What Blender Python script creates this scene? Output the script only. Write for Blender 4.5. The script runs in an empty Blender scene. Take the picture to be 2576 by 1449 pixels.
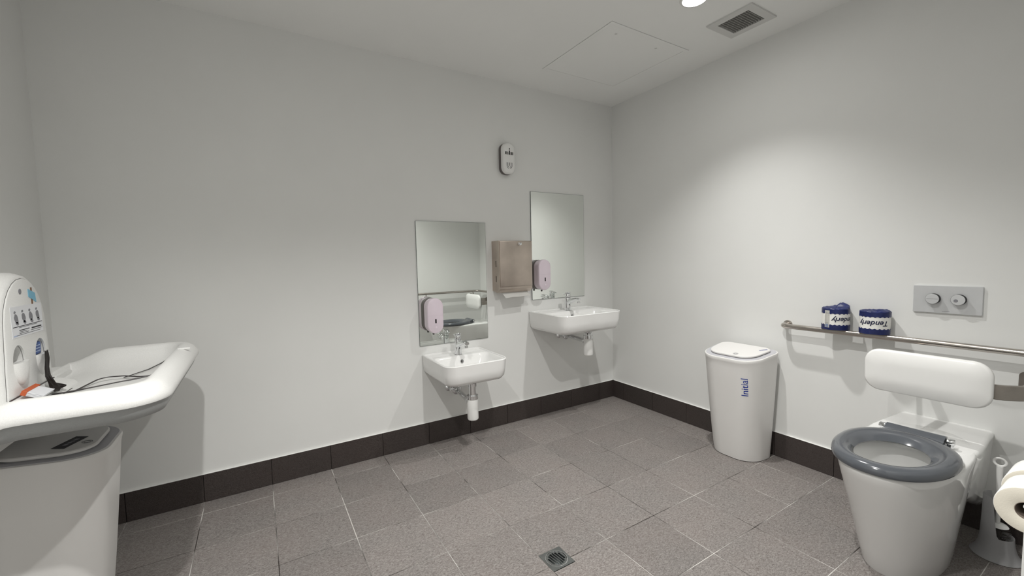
import bpy, bmesh, math, random
from mathutils import Vector, Matrix, noise
PI = math.pi
random.seed(7)
scene = bpy.context.scene
COL = scene.collection

# ------------------------------------------------------------------ camera
cam_d = bpy.data.cameras.new('camera')
cam = bpy.data.objects.new('camera', cam_d); COL.objects.link(cam)
cam.location = (-2.58653, -2.59189, 1.20069)
cam.rotation_mode = 'XYZ'
cam.rotation_euler = (math.radians(86.0907), math.radians(1.2647), math.radians(-31.4707))
cam_d.sensor_width = 36.0
cam_d.lens = 1051.7 / 2576 * 36
cam_d.clip_start = 0.01
scene.camera = cam

# ------------------------------------------------------------------ world, exposure
w = bpy.data.worlds.new('world'); scene.world = w; w.use_nodes = True
w.node_tree.nodes['Background'].inputs[0].default_value = (0.9, 0.92, 1.0, 1)
w.node_tree.nodes['Background'].inputs[1].default_value = 0.0
vs = scene.view_settings
vs.view_transform = 'Standard'; vs.look = 'None'; vs.gamma = 1.0; vs.use_curve_mapping = False
vs.exposure = 0.0

# ------------------------------------------------------------------ room data
H = 2.444           # ceiling height
XL = -3.36          # left wall
YN = -2.485         # near wall (beside the toilet)
XN = -1.705         # where the near wall ends
YB = -3.25          # rear of the entry recess
SK = 0.1436         # skirting height
T = 0.3             # tile
TX0 = -0.173; TY0 = -0.130
# ceiling lights: (x, y, watts, beam angle, edge softness)
LIGHTS = [(-0.70, -1.26, 76.0, 108, 0.9), (-1.69, -1.85, 93.0, 128, 0.7), (-2.70, -1.95, 112.0, 128, 0.7)]
LENS_STRENGTH = 84.0; LIGHT_RGB = (1.0, 0.987, 0.957)

# ------------------------------------------------------------------ materials
MATS = {}
def nmat(name, rgb, rough=0.5, metal=0.0, spec=0.5, var=0.0, vscale=8.0, bump=0.0, bscale=60.0, coat=0.0, emis=None, estr=0.0, trans=0.0, objrand=0.0, rvar=0.0, sss=0.0):
    m = bpy.data.materials.new(name); m.use_nodes = True
    nt = m.node_tree; N = nt.nodes; L = nt.links
    p = N['Principled BSDF']
    p.inputs['Base Color'].default_value = (*rgb, 1)
    p.inputs['Roughness'].default_value = rough
    p.inputs['Metallic'].default_value = metal
    p.inputs['Specular IOR Level'].default_value = spec
    p.inputs['Coat Weight'].default_value = coat
    p.inputs['Coat Roughness'].default_value = 0.05
    p.inputs['Transmission Weight'].default_value = trans
    if emis:
        p.inputs['Emission Color'].default_value = (*emis, 1); p.inputs['Emission Strength'].default_value = estr
    tc = N.new('ShaderNodeTexCoord')
    if var > 0 or rvar > 0:
        nz = N.new('ShaderNodeTexNoise'); nz.inputs['Scale'].default_value = vscale; nz.inputs['Detail'].default_value = 5
        L.new(tc.outputs['Object'], nz.inputs['Vector'])
        if var > 0:
            r = N.new('ShaderNodeValToRGB')
            a = tuple(max(0, c * (1 - var)) for c in rgb); b = tuple(min(1, c * (1 + var)) for c in rgb)
            r.color_ramp.elements[0].position = 0.3; r.color_ramp.elements[0].color = (*a, 1)
            r.color_ramp.elements[1].position = 0.7; r.color_ramp.elements[1].color = (*b, 1)
            L.new(nz.outputs['Fac'], r.inputs['Fac']); L.new(r.outputs['Color'], p.inputs['Base Color'])
        if rvar > 0:
            mr = N.new('ShaderNodeMapRange'); mr.inputs[3].default_value = max(0, rough - rvar); mr.inputs[4].default_value = min(1, rough + rvar)
            L.new(nz.outputs['Fac'], mr.inputs[0]); L.new(mr.outputs[0], p.inputs['Roughness'])
    if bump > 0:
        nb = N.new('ShaderNodeTexNoise'); nb.inputs['Scale'].default_value = bscale; nb.inputs['Detail'].default_value = 6
        L.new(tc.outputs['Object'], nb.inputs['Vector'])
        bm = N.new('ShaderNodeBump'); bm.inputs['Strength'].default_value = bump; bm.inputs['Distance'].default_value = 0.002
        L.new(nb.outputs['Fac'], bm.inputs['Height']); L.new(bm.outputs['Normal'], p.inputs['Normal'])
    MATS[name] = m
    return m

WALL = nmat('wall_paint', (0.775, 0.78, 0.765), 0.55, var=0.012, vscale=3, bump=0.06, bscale=350)
CEIL = nmat('ceiling_paint', (0.885, 0.89, 0.875), 0.7, var=0.012, vscale=2, bump=0.1, bscale=200)
CAULK = nmat('white_caulk', (0.82, 0.82, 0.80), 0.5)
CERAM = nmat('white_ceramic', (0.83, 0.83, 0.82), 0.07, spec=0.55, coat=0.3, var=0.01, vscale=4)
CHROME = nmat('chrome', (0.78, 0.79, 0.80), 0.06, metal=1.0)
STEEL = nmat('satin_steel', (0.50, 0.465, 0.43), 0.24, metal=1.0, rvar=0.06, vscale=40)
STEELD = nmat('aged_steel', (0.54, 0.47, 0.415), 0.36, metal=1.0, var=0.10, vscale=9, rvar=0.05)
STEELF = nmat('floor_steel', (0.36, 0.38, 0.38), 0.32, metal=1.0, var=0.1, vscale=30)
BRKT = nmat('bracket_steel', (0.36, 0.33, 0.30), 0.38, metal=1.0, var=0.08, vscale=25)
SATIN = nmat('satin_plate', (0.60, 0.61, 0.62), 0.38, metal=0.35, var=0.02, vscale=30)
MIRROR = nmat('mirror_silver', (0.86, 0.89, 0.86), 0.006, metal=1.0)
GLASSE = nmat('mirror_edge', (0.05, 0.07, 0.065), 0.15)
PLAST = nmat('white_plastic', (0.80, 0.80, 0.785), 0.34, var=0.012, vscale=6, bump=0.05, bscale=500)
PLASTB = nmat('bin_plastic', (0.76, 0.75, 0.735), 0.36, var=0.012, vscale=6, bump=0.06, bscale=400)
BINRIM = nmat('bin_rim_grey', (0.50, 0.50, 0.53), 0.45)
PLASTS = nmat('speckled_white_plastic', (0.77, 0.77, 0.755), 0.42, var=0.05, vscale=450, bump=0.2, bscale=250)
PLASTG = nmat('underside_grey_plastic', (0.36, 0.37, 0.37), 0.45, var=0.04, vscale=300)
MAUVE = nmat('mauve_plastic', (0.72, 0.63, 0.70), 0.25, var=0.01, vscale=5)
MAUVED = nmat('mauve_seam_shade', (0.56, 0.48, 0.53), 0.3)  # darker mauve, paints in the shadow line of the cover seam
DARKP = nmat('dark_plastic', (0.05, 0.045, 0.045), 0.4)
SIDEG = nmat('grey_back_plastic', (0.13, 0.115, 0.11), 0.5)
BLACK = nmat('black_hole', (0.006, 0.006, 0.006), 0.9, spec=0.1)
BLACKG = nmat('black_gloss', (0.004, 0.004, 0.004), 0.5, spec=0.2)
SEAT = nmat('slate_grey_seat', (0.082, 0.089, 0.101), 0.16, spec=0.5, coat=0.2)
PAD = nmat('white_pad', (0.80, 0.80, 0.785), 0.30, var=0.01, vscale=6)
PAPER = nmat('tissue_paper', (0.86, 0.855, 0.83), 0.9, spec=0.1, bump=0.15, bscale=220)
PAPERC = nmat('tissue_roll_end', (0.74, 0.70, 0.61), 0.95, spec=0.05, bump=0.15, bscale=300)
CARD = nmat('card_core', (0.22, 0.18, 0.15), 0.9)
WRAPW = nmat('white_wrapper', (0.82, 0.815, 0.78), 0.55, bump=0.5, bscale=60)
WRAPB = nmat('blue_wrapper', (0.006, 0.014, 0.095), 0.42, bump=0.6, bscale=70, var=0.25, vscale=25)
INKB = nmat('navy_ink', (0.005, 0.008, 0.045), 0.5)
INKI = nmat('blue_ink', (0.008, 0.035, 0.30), 0.45)
INKG = nmat('grey_ink', (0.22, 0.22, 0.24), 0.6)
INKK = nmat('black_ink', (0.03, 0.03, 0.035), 0.6)
TAPEB = nmat('light_blue_tape', (0.20, 0.46, 0.62), 0.6)
PALEB = nmat('pale_blue_print', (0.42, 0.50, 0.68), 0.6)
BLUEP = nmat('blue_liner_pack', (0.02, 0.08, 0.30), 0.35, var=0.5, vscale=35)
BROWN = nmat('dark_brown_film', (0.022, 0.014, 0.012), 0.33, bump=0.6, bscale=60)
ORANGE = nmat('orange_print', (0.50, 0.10, 0.03), 0.5)
LABELW = nmat('label_white', (0.76, 0.77, 0.80), 0.45)
BROWNS = nmat('brown_stick', (0.20, 0.10, 0.05), 0.7)
WATER = nmat('toilet_water', (0.62, 0.62, 0.58), 0.03, spec=0.6)
BRIST = nmat('dark_bristle', (0.06, 0.055, 0.05), 0.8, bump=0.6, bscale=300)
BRUSHP = nmat('brush_plastic', (0.66, 0.66, 0.67), 0.4, var=0.02, vscale=200)
LENS = nmat('lamp_lens', (0.9, 0.9, 0.88), 0.4, emis=(1.0, 0.985, 0.95), estr=LENS_STRENGTH)
VENTD = nmat('vent_grey', (0.30, 0.295, 0.28), 0.5)
VENTF = nmat('vent_frame_grey', (0.66, 0.66, 0.645), 0.55)

def tile_mat(name, base, light, pink):
    m = bpy.data.materials.new(name); m.use_nodes = True
    nt = m.node_tree; N = nt.nodes; L = nt.links; p = N['Principled BSDF']
    geo = N.new('ShaderNodeNewGeometry'); oi = N.new('ShaderNodeObjectInfo')
    # slow stone clouding
    n1 = N.new('ShaderNodeTexNoise'); n1.inputs['Scale'].default_value = 4.5; n1.inputs['Detail'].default_value = 6
    L.new(geo.outputs['Position'], n1.inputs['Vector'])
    # fine rippled slate relief
    mp = N.new('ShaderNodeMapping'); mp.inputs['Scale'].default_value = (1.0, 1.7, 1.0); mp.inputs['Rotation'].default_value = (0, 0, 0.5)
    L.new(geo.outputs['Position'], mp.inputs['Vector'])
    n2 = N.new('ShaderNodeTexNoise'); n2.inputs['Scale'].default_value = 110; n2.inputs['Detail'].default_value = 5; n2.inputs['Roughness'].default_value = 0.66; n2.inputs['Distortion'].default_value = 1.1
    L.new(mp.outputs['Vector'], n2.inputs['Vector'])
    n3 = N.new('ShaderNodeTexNoise'); n3.inputs['Scale'].default_value = 420; n3.inputs['Detail'].default_value = 2
    L.new(geo.outputs['Position'], n3.inputs['Vector'])
    r1 = N.new('ShaderNodeValToRGB'); r1.color_ramp.elements[0].position = 0.33; r1.color_ramp.elements[1].position = 0.68
    r1.color_ramp.elements[0].color = (*base, 1); r1.color_ramp.elements[1].color = (*pink, 1)
    L.new(n1.outputs['Fac'], r1.inputs['Fac'])
    mx = N.new('ShaderNodeMix'); mx.data_type = 'RGBA'
    r2 = N.new('ShaderNodeMapRange'); r2.inputs[1].default_value = 0.36; r2.inputs[2].default_value = 0.62; r2.inputs[3].default_value = 0; r2.inputs[4].default_value = 1.0
    L.new(n2.outputs['Fac'], r2.inputs[0])
    L.new(r2.outputs[0], mx.inputs['Factor']); L.new(r1.outputs['Color'], mx.inputs[6]); mx.inputs[7].default_value = (*light, 1)
    hs = N.new('ShaderNodeHueSaturation')
    vr = N.new('ShaderNodeMapRange'); vr.inputs[3].default_value = 0.90; vr.inputs[4].default_value = 1.08
    L.new(oi.outputs['Random'], vr.inputs[0]); L.new(vr.outputs[0], hs.inputs['Value'])
    n4 = N.new('ShaderNodeTexNoise'); n4.inputs['Scale'].default_value = 5.5; n4.inputs['Detail'].default_value = 4
    L.new(geo.outputs['Position'], n4.inputs['Vector'])
    r4 = N.new('ShaderNodeValToRGB'); r4.color_ramp.elements[0].position = 0.42; r4.color_ramp.elements[1].position = 0.66
    r4.color_ramp.elements[0].color = (1, 1, 1, 1); r4.color_ramp.elements[1].color = (1.0, 0.90, 0.84, 1)
    m4 = N.new('ShaderNodeMix'); m4.data_type = 'RGBA'; m4.blend_type = 'MULTIPLY'; m4.inputs['Factor'].default_value = 1.0
    L.new(mx.outputs[2], m4.inputs[6]); L.new(r4.outputs['Color'], m4.inputs[7])
    L.new(m4.outputs[2], hs.inputs['Color']); L.new(hs.outputs['Color'], p.inputs['Base Color'])
    p.inputs['Roughness'].default_value = 0.48; p.inputs['Specular IOR Level'].default_value = 0.5
    ad = N.new('ShaderNodeMath'); ad.operation = 'MULTIPLY_ADD'; ad.inputs[1].default_value = 0.35
    L.new(n3.outputs['Fac'], ad.inputs[0]); L.new(n2.outputs['Fac'], ad.inputs[2])
    b = N.new('ShaderNodeBump'); b.inputs['Strength'].default_value = 0.8; b.inputs['Distance'].default_value = 0.0055
    L.new(ad.outputs[0], b.inputs['Height']); L.new(b.outputs['Normal'], p.inputs['Normal'])
    return m
TILE = tile_mat('slate_floor_tile', (0.142, 0.132, 0.127), (0.352, 0.338, 0.328), (0.178, 0.152, 0.143))
TILES = tile_mat('slate_skirting_tile', (0.034, 0.026, 0.024), (0.055, 0.045, 0.042), (0.042, 0.030, 0.027))
def grout_mat():
    m = bpy.data.materials.new('grout'); m.use_nodes = True
    nt = m.node_tree; N = nt.nodes; L = nt.links; p = N['Principled BSDF']
    geo = N.new('ShaderNodeNewGeometry'); n = N.new('ShaderNodeTexNoise'); n.inputs['Scale'].default_value = 4.2; n.inputs['Detail'].default_value = 4
    L.new(geo.outputs['Position'], n.inputs['Vector'])
    r = N.new('ShaderNodeValToRGB'); e = r.color_ramp.elements
    e[0].position = 0.40; e[0].color = (0.035, 0.028, 0.025, 1); e[1].position = 0.62; e[1].color = (0.62, 0.60, 0.57, 1)
    L.new(n.outputs['Fac'], r.inputs['Fac']); L.new(r.outputs['Color'], p.inputs['Base Color']); p.inputs['Roughness'].default_value = 0.9
    return m
GROUT = grout_mat()
GROUTD = nmat('dark_grout', (0.02, 0.017, 0.015), 0.9)

# ------------------------------------------------------------------ helpers
def link(name, bm, mat, parent=None, smooth=40, loc=None, rz=0.0):
    me = bpy.data.meshes.new(name)
    bmesh.ops.recalc_face_normals(bm, faces=bm.faces[:])
    bm.to_mesh(me); bm.free()
    if isinstance(mat, (list, tuple)):
        for q in mat: me.materials.append(q)
    else: me.materials.append(mat)
    if smooth:
        me.shade_smooth(); me.set_sharp_from_angle(angle=math.radians(smooth))
    o = bpy.data.objects.new(name, me); COL.objects.link(o)
    if parent: o.parent = parent
    if loc: o.location = loc
    if rz: o.rotation_euler = (0, 0, rz)
    return o
def thing(name, label, cat, loc=(0, 0, 0), rz=0.0, group=None):
    o = bpy.data.objects.new(name, None); COL.objects.link(o); o.empty_display_size = 0.05
    o.location = loc; o.rotation_euler = (0, 0, rz)
    return tag(o, label, cat, group)
def tag(o, label, cat, group=None):
    o['label'] = label; o['category'] = cat
    if group: o['group'] = group
    return o
def struct(o, label=None):
    o['kind'] = 'structure'
    if label: o['label'] = label
    return o
def bevel(bm, r, seg=2, edges=None):
    bmesh.ops.bevel(bm, geom=edges or bm.edges[:], offset=r, segments=seg, profile=0.5, affect='EDGES', clamp_overlap=True)
def box(x0, x1, y0, y1, z0, z1, r=0.0, seg=2, bm=None):
    b = bmesh.new()
    bmesh.ops.create_cube(b, size=1.0)
    for v in b.verts:
        v.co = Vector(((x0 + x1) / 2 + v.co.x * (x1 - x0), (y0 + y1) / 2 + v.co.y * (y1 - y0), (z0 + z1) / 2 + v.co.z * (z1 - z0)))
    if r > 0: bevel(b, r, seg)
    if bm is None: return b
    return merge(bm, b)
def merge(bm, b):
    me = bpy.data.meshes.new('tmp'); b.to_mesh(me); b.free(); bm.from_mesh(me); bpy.data.meshes.remove(me); return bm
def xform(bm, M):
    bmesh.ops.transform(bm, matrix=M, verts=bm.verts[:]); return bm
def loft(rings, cap0=True, cap1=True, bm=None, closed=True):
    b = bm or bmesh.new()
    vr = [[b.verts.new(p) for p in r] for r in rings]
    n = len(rings[0])
    for a, c in zip(vr, vr[1:]):
        for i in range(n if closed else n - 1):
            j = (i + 1) % n
            b.faces.new((a[i], a[j], c[j], c[i]))
    if cap0: b.faces.new(vr[0][::-1])
    if cap1: b.faces.new(vr[-1])
    return b
def lathe(prof, seg=32, center=(0, 0), cap0=True, cap1=True, bm=None):
    rings = [[(center[0] + r * math.cos(2 * PI * i / seg), center[1] + r * math.sin(2 * PI * i / seg), z) for i in range(seg)] for r, z in prof]
    return loft(rings, cap0, cap1, bm)
def along(bm, p, d):
    """turn a +Z shape so that it points along d, standing at p"""
    q = Vector(d).to_track_quat('Z', 'Y').to_matrix().to_4x4()
    return xform(bm, Matrix.Translation(p) @ q)
def fillet(pts, r, seg=8):
    out = [Vector(pts[0])]
    for i in range(1, len(pts) - 1):
        p0, p1, p2 = Vector(pts[i - 1]), Vector(pts[i]), Vector(pts[i + 1])
        a = (p0 - p1).normalized(); c = (p2 - p1).normalized()
        ang = a.angle(c)
        if ang > PI - 0.01: out.append(p1); continue
        d = min(r / math.tan(ang / 2), (p0 - p1).length * 0.49, (p2 - p1).length * 0.49)
        rr = d * math.tan(ang / 2)
        bis = (a + c).normalized(); cen = p1 + bis * (rr / math.sin(ang / 2))
        s = p1 + a * d - cen; e = p1 + c * d - cen
        tot = s.angle(e); ax = s.cross(e).normalized()
        for k in range(seg + 1):
            out.append(cen + Matrix.Rotation(tot * k / seg, 3, ax) @ s)
    out.append(Vector(pts[-1])); return out
def tube(pts, r, seg=12, bm=None, flat=1.0, cap=True):
    pts = [Vector(p) for p in pts]
    rings = []; up = None
    for i, p in enumerate(pts):
        t = (pts[min(i + 1, len(pts) - 1)] - pts[max(i - 1, 0)]).normalized()
        if up is None:
            up = Vector((0, 0, 1)) if abs(t.z) < 0.9 else Vector((1, 0, 0))
        up = (up - t * up.dot(t)).normalized(); sd = t.cross(up)
        rr = r[i] if isinstance(r, (list, tuple)) else r
        rings.append([p + (sd * math.cos(2 * PI * k / seg) + up * math.sin(2 * PI * k / seg) * flat) * rr for k in range(seg)])
    return loft(rings, cap, cap, bm)
def round_poly(pts, rad, seg=6):
    """2-D rounded polygon, same point count for same input"""
    out = []; n = len(pts)
    for i in range(n):
        p0, p1, p2 = Vector(pts[i - 1]), Vector(pts[i]), Vector(pts[(i + 1) % n])
        r = rad[i] if isinstance(rad, (list, tuple)) else rad
        a = (p0 - p1).normalized(); c = (p2 - p1).normalized()
        ang = a.angle(c); d = min(r / math.tan(ang / 2), (p0 - p1).length * 0.499, (p2 - p1).length * 0.499)
        s = p1 + a * d; e = p1 + c * d
        for k in range(seg + 1):      # quadratic-ish circular blend
            t = k / seg
            w0, w1, w2 = (1 - t) ** 2, 2 * t * (1 - t) * math.sin(ang / 2), t ** 2
            q = (s * w0 + p1 * w1 + e * w2) / (w0 + w1 + w2)
            out.append((q.x, q.y))
    return out
def rrect(x0, x1, y0, y1, r, seg=6):
    return round_poly([(x0, y0), (x1, y0), (x1, y1), (x0, y1)], r, seg)
def smooth01(t):
    t = max(0.0, min(1.0, t)); return t * t * (3 - 2 * t)
def slab_holes(x0, x1, y0, y1, z0, z1, holes):
    xs = sorted({x0, x1, *[h[0] for h in holes], *[h[1] for h in holes]})
    ys = sorted({y0, y1, *[h[2] for h in holes], *[h[3] for h in holes]})
    solid = lambda i, j: 0 <= i < len(xs) - 1 and 0 <= j < len(ys) - 1 and not any(h[0] <= (xs[i] + xs[i + 1]) / 2 <= h[1] and h[2] <= (ys[j] + ys[j + 1]) / 2 <= h[3] for h in holes)
    b = bmesh.new(); V = {}
    def v(i, j, k):
        if (i, j, k) not in V: V[i, j, k] = b.verts.new((xs[i], ys[j], (z0, z1)[k]))
        return V[i, j, k]
    for i in range(len(xs) - 1):
        for j in range(len(ys) - 1):
            if not solid(i, j): continue
            b.faces.new((v(i, j, 0), v(i, j + 1, 0), v(i + 1, j + 1, 0), v(i + 1, j, 0)))
            b.faces.new((v(i, j, 1), v(i + 1, j, 1), v(i + 1, j + 1, 1), v(i, j + 1, 1)))
            for di, dj, A, B in ((-1, 0, (i, j), (i, j + 1)), (1, 0, (i + 1, j + 1), (i + 1, j)), (0, -1, (i + 1, j), (i, j)), (0, 1, (i, j + 1), (i + 1, j + 1))):
                if not solid(i + di, j + dj):
                    b.faces.new((v(*A, 0), v(*B, 0), v(*B, 1), v(*A, 1)))
    return b
def prism(poly, z0, z1, r=0.0, bm=None):
    b = bmesh.new()
    vs_ = [b.verts.new((x, y, z0)) for x, y in poly]
    f = b.faces.new(vs_)
    e = bmesh.ops.extrude_face_region(b, geom=[f])
    for v in e['geom']:
        if isinstance(v, bmesh.types.BMVert): v.co.z = z1
    bmesh.ops.recalc_face_normals(b, faces=b.faces[:])
    if r > 0:
        ed = [q for q in b.edges if abs(q.verts[0].co.z - z1) < 1e-6 and abs(q.verts[1].co.z - z1) < 1e-6]
        bevel(b, r, 2, ed)
    if bm is None: return b
    return merge(bm, b)
def text_mesh(body, size, shear=0.0, offset=0.0):
    cu = bpy.data.curves.new('t', 'FONT'); cu.body = body; cu.size = size; cu.shear = shear; cu.offset = offset
    cu.align_x = 'CENTER'; cu.align_y = 'CENTER'; cu.resolution_u = 4
    o = bpy.data.objects.new('t', cu); COL.objects.link(o)
    dg = bpy.context.evaluated_depsgraph_get(); dg.update()
    me = bpy.data.meshes.new_from_object(o.evaluated_get(dg))
    bpy.data.objects.remove(o); bpy.data.curves.remove(cu)
    b = bmesh.new(); b.from_mesh(me); bpy.data.meshes.remove(me)
    return b
def warp(bm, fn):
    for v in bm.verts: v.co = Vector(fn(v.co))
    return bm
def thicken(bm, d):
    """give flat print a hair of thickness along its normals"""
    bmesh.ops.solidify(bm, geom=bm.faces[:], thickness=d)
    return bm

def carve(ob, cutters):
    """sink real hollows into a mesh: cutters are bmeshes in the object's own space"""
    b = bmesh.new()
    for c in cutters: merge(b, c)
    bmesh.ops.recalc_face_normals(b, faces=b.faces[:])
    me = bpy.data.meshes.new('cut'); b.to_mesh(me); b.free()
    co = bpy.data.objects.new('cut', me); COL.objects.link(co)
    par, mi = ob.parent, ob.matrix_parent_inverse.copy(); ob.parent = None
    loc, rot = ob.location.copy(), ob.rotation_euler.copy(); ob.location = (0, 0, 0); ob.rotation_euler = (0, 0, 0)
    md = ob.modifiers.new('carve', 'BOOLEAN'); md.operation = 'DIFFERENCE'; md.solver = 'EXACT'; md.object = co
    dg = bpy.context.evaluated_depsgraph_get(); dg.update()
    new = bpy.data.meshes.new_from_object(ob.evaluated_get(dg))
    ob.modifiers.clear(); old = ob.data; ob.data = new; new.name = old.name
    new.shade_smooth(); new.set_sharp_from_angle(angle=math.radians(40))
    ob.parent = par; ob.matrix_parent_inverse = mi; ob.location = loc; ob.rotation_euler = rot
    bpy.data.objects.remove(co); bpy.data.meshes.remove(me)

# ================================================================== SETTING
HATCH = (-0.915, -0.272, -0.925, -0.290)
VENT = (-0.425, -0.190, -1.385, -1.139)
holes = [HATCH, (VENT[0] + .03, VENT[1] - .03, VENT[2] + .03, VENT[3] - .03)] + [(x - .036, x + .036, y - .036, y + .036) for x, y, *_ in LIGHTS]
struct(link('ceiling', slab_holes(XL - .1, .1, YB - .1, .1, H, H + .08, holes), CEIL, smooth=0))
struct(link('wall_back', box(XL - .1, .1, 0, .1, -.05, H), WALL, smooth=0))
struct(link('wall_right', box(0, .1, YN - .1, 0, -.05, H), WALL, smooth=0))
struct(link('wall_left', box(XL - .1, XL, YB - .1, 0, -.05, H), WALL, smooth=0))
struct(link('wall_near', box(XN, 0, YN - .1, YN, -.05, H), WALL, smooth=0))
struct(link('wall_return', box(XN, XN + .1, YB, YN - .1, -.05, H), WALL, smooth=0))
struct(link('wall_entry', box(XL, XN + .1, YB - .1, YB, -.05, H), WALL, smooth=0))

DR = (-1.6735, -1.570, -1.360, -1.254)      # floor drain
floor = struct(link('floor', slab_holes(XL - .1, .1, YB - .1, .1, -.08, -.0013, [DR]), GROUT, smooth=0))
G = 0.0015
xs = [0.0] + [TX0 - T * k for k in range(11)] + [XL]
ys = [0.0] + [TY0 - T * k for k in range(11)] + [YB]
cache = {}
for i in range(len(xs) - 1):
    for j in range(len(ys) - 1):
        x1, x0 = xs[i], xs[i + 1]; y1, y0 = ys[j], ys[j + 1]
        if x1 - x0 < 0.01 or y1 - y0 < 0.01: continue
        if x0 > XN - 0.01:
            if y1 < YN + 0.01: continue
            y0 = max(y0, YN)          # cut along the near wall
        cx, cy = (x0 + x1) / 2, (y0 + y1) / 2
        a, c = (x1 - x0) / 2 - G, (y1 - y0) / 2 - G
        key = (round(a, 4), round(c, 4))
        hit = x0 < DR[1] - .005 and x1 > DR[0] + .005 and y0 < DR[3] - .005 and y1 > DR[2] + .005
        if hit:
            hx, hz0, hz1 = DR[1] + .001 - cx, DR[2] - .001 - cy, DR[3] + .001 - cy
            if hz1 < c: poly = [(hx, -c), (a, -c), (a, c), (-a, c), (-a, hz1), (hx, hz1)]
            else: poly = [(-a, -c), (a, -c), (a, c), (hx, c), (hx, hz0), (-a, hz0)]
            o = link('tile', prism(poly, -.012, 0, .0012), TILE, floor, smooth=0, loc=(cx, cy, 0))
        elif key in cache:
            o = bpy.data.objects.new('tile', cache[key]); COL.objects.link(o); o.parent = floor; o.location = (cx, cy, 0)
        else:
            o = link('tile', prism([(-a, -c), (a, -c), (a, c), (-a, c)], -.012, 0, .0012), TILE, floor, smooth=0, loc=(cx, cy, 0))
            cache[key] = o.data
        o.rotation_euler = (random.uniform(-.0016, .0016), random.uniform(-.0016, .0016), 0)

SD = 0.0095
def skirt(name, axis, const, sign, joints):
    """tiles standing against a wall; axis x or y is the running direction"""
    def B(a0, a1, d0, d1, z0, z1, r=0):
        p, q = sorted((const + sign * d0, const + sign * d1))
        return box(a0, a1, p, q, z0, z1, r) if axis == 'x' else box(p, q, a0, a1, z0, z1, r)
    base = struct(link(name, B(min(joints), max(joints), 0, .004, 0, SK - .001), GROUTD, smooth=0))
    for a1, a0 in zip(joints, joints[1:]):
        if a1 - a0 < .012: continue
        link('tile', B(a0 + .0014, a1 - .0014, .001, SD, .0015, SK, .0008), TILES, base, smooth=0)
    return B
def cuts(t0, lo): return [0.0] + [t0 - T * k for k in range(14) if t0 - T * k > lo + .01] + [lo]
B1 = skirt('baseboard_back', 'x', 0, -1, cuts(TX0, XL))
B2 = skirt('baseboard_right', 'y', 0, -1, cuts(TY0, YN))
B3 = skirt('baseboard_left', 'y', XL, 1, cuts(TY0, YB))
B4 = skirt('baseboard_near', 'x', YN, 1, cuts(TX0, XN))
struct(link('trim_1', B1(XL + .012, -.012, 0, SD + .0012, SK + .0001, SK + .0028, .0008), CAULK, smooth=0))
struct(link('trim_2', B2(YN + .012, -.012, 0, SD + .0012, SK + .0001, SK + .0028, .0008), CAULK, smooth=0))

# ------------------------------------------------------------------ ceiling fittings
labels_l = ['round ceiling downlight next to the square vent', 'round ceiling downlight above the middle of the floor', 'round ceiling downlight nearest the changing table wall']
for (x, y, wt, beam, soft), lb, nm in zip(LIGHTS, labels_l, ('', '_middle_offscreen', '_left_offscreen')):
    t = thing('downlight' + nm, lb, 'light', (x, y, H), group='ceiling downlights')
    link('trim_ring', lathe([(.049, .004), (.052, -.004), (.056, -.007), (.064, -.006), (.068, -.0005), (.066, .0005)], 40, cap0=False, cap1=False), PLAST, t)
    link('lens', lathe([(.0505, .003), (.050, -.002), (.04, -.0035), (.0, -.004)], 40, cap1=False), LENS, t).name = 'lens' + nm
    ld = bpy.data.lights.new('lamp' + nm, 'SPOT'); ld.energy = wt; ld.color = LIGHT_RGB; ld.spot_size = math.radians(beam); ld.spot_blend = soft; ld.shadow_soft_size = 0.022
    lo = bpy.data.objects.new('lamp' + nm, ld); COL.objects.link(lo); lo.parent = t; lo.location = (0, 0, -.012)

hx0, hx1, hy0, hy1 = HATCH
t = thing('ceiling_hatch', 'square white access hatch flush in the ceiling', 'hatch', ((hx0 + hx1) / 2, (hy0 + hy1) / 2, H))
a, c = (hx1 - hx0) / 2 - .0025, (hy1 - hy0) / 2 - .0025
def ring_box(a, c, w_, z0, z1, r=0):
    b = slab_holes(-a, a, -c, c, z0, z1, [(-a + w_, a - w_, -c + w_, c - w_)])
    if r: bevel(b, r, 1)
    return b
link('frame', ring_box(a, c, .022, -.0025, .03), CEIL, t, smooth=0)
link('panel', box(-a + .0232, a - .0232, -c + .0232, c - .0232, -.0018, .02), CEIL, t, smooth=0)
for px, py in ((-.21, -.235), (.12, -.235)):
    link('catch', lathe([(.008, 0), (.008, -.0022), (.006, -.0026)], 12, (px, py)), VENTF, t)
t = thing('ceiling_vent', 'square grey exhaust vent with egg-crate grille in the ceiling', 'vent', ((VENT[0] + VENT[1]) / 2, (VENT[2] + VENT[3]) / 2, H))
a, c = (VENT[1] - VENT[0]) / 2, (VENT[3] - VENT[2]) / 2
link('frame', ring_box(a, c, .040, -.008, 0), VENTF, t, smooth=0)
link('duct', box(-a + .031, a - .031, -c + .031, c - .031, .075, .085), VENTD, t, smooth=0)
g = bmesh.new()
for k in range(12):
    y = -c + .042 + (2 * c - .084) * (k + .5) / 12
    box(-a + .036, a - .036, y - .0016, y + .0016, -.006, .014, bm=g)
for k in range(16):
    x = -a + .042 + (2 * a - .084) * (k + .5) / 16
    box(x - .0009, x + .0009, -c + .036, c - .036, -.003, .012, bm=g)
link('grille', g, VENTD, t, smooth=0)

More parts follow.
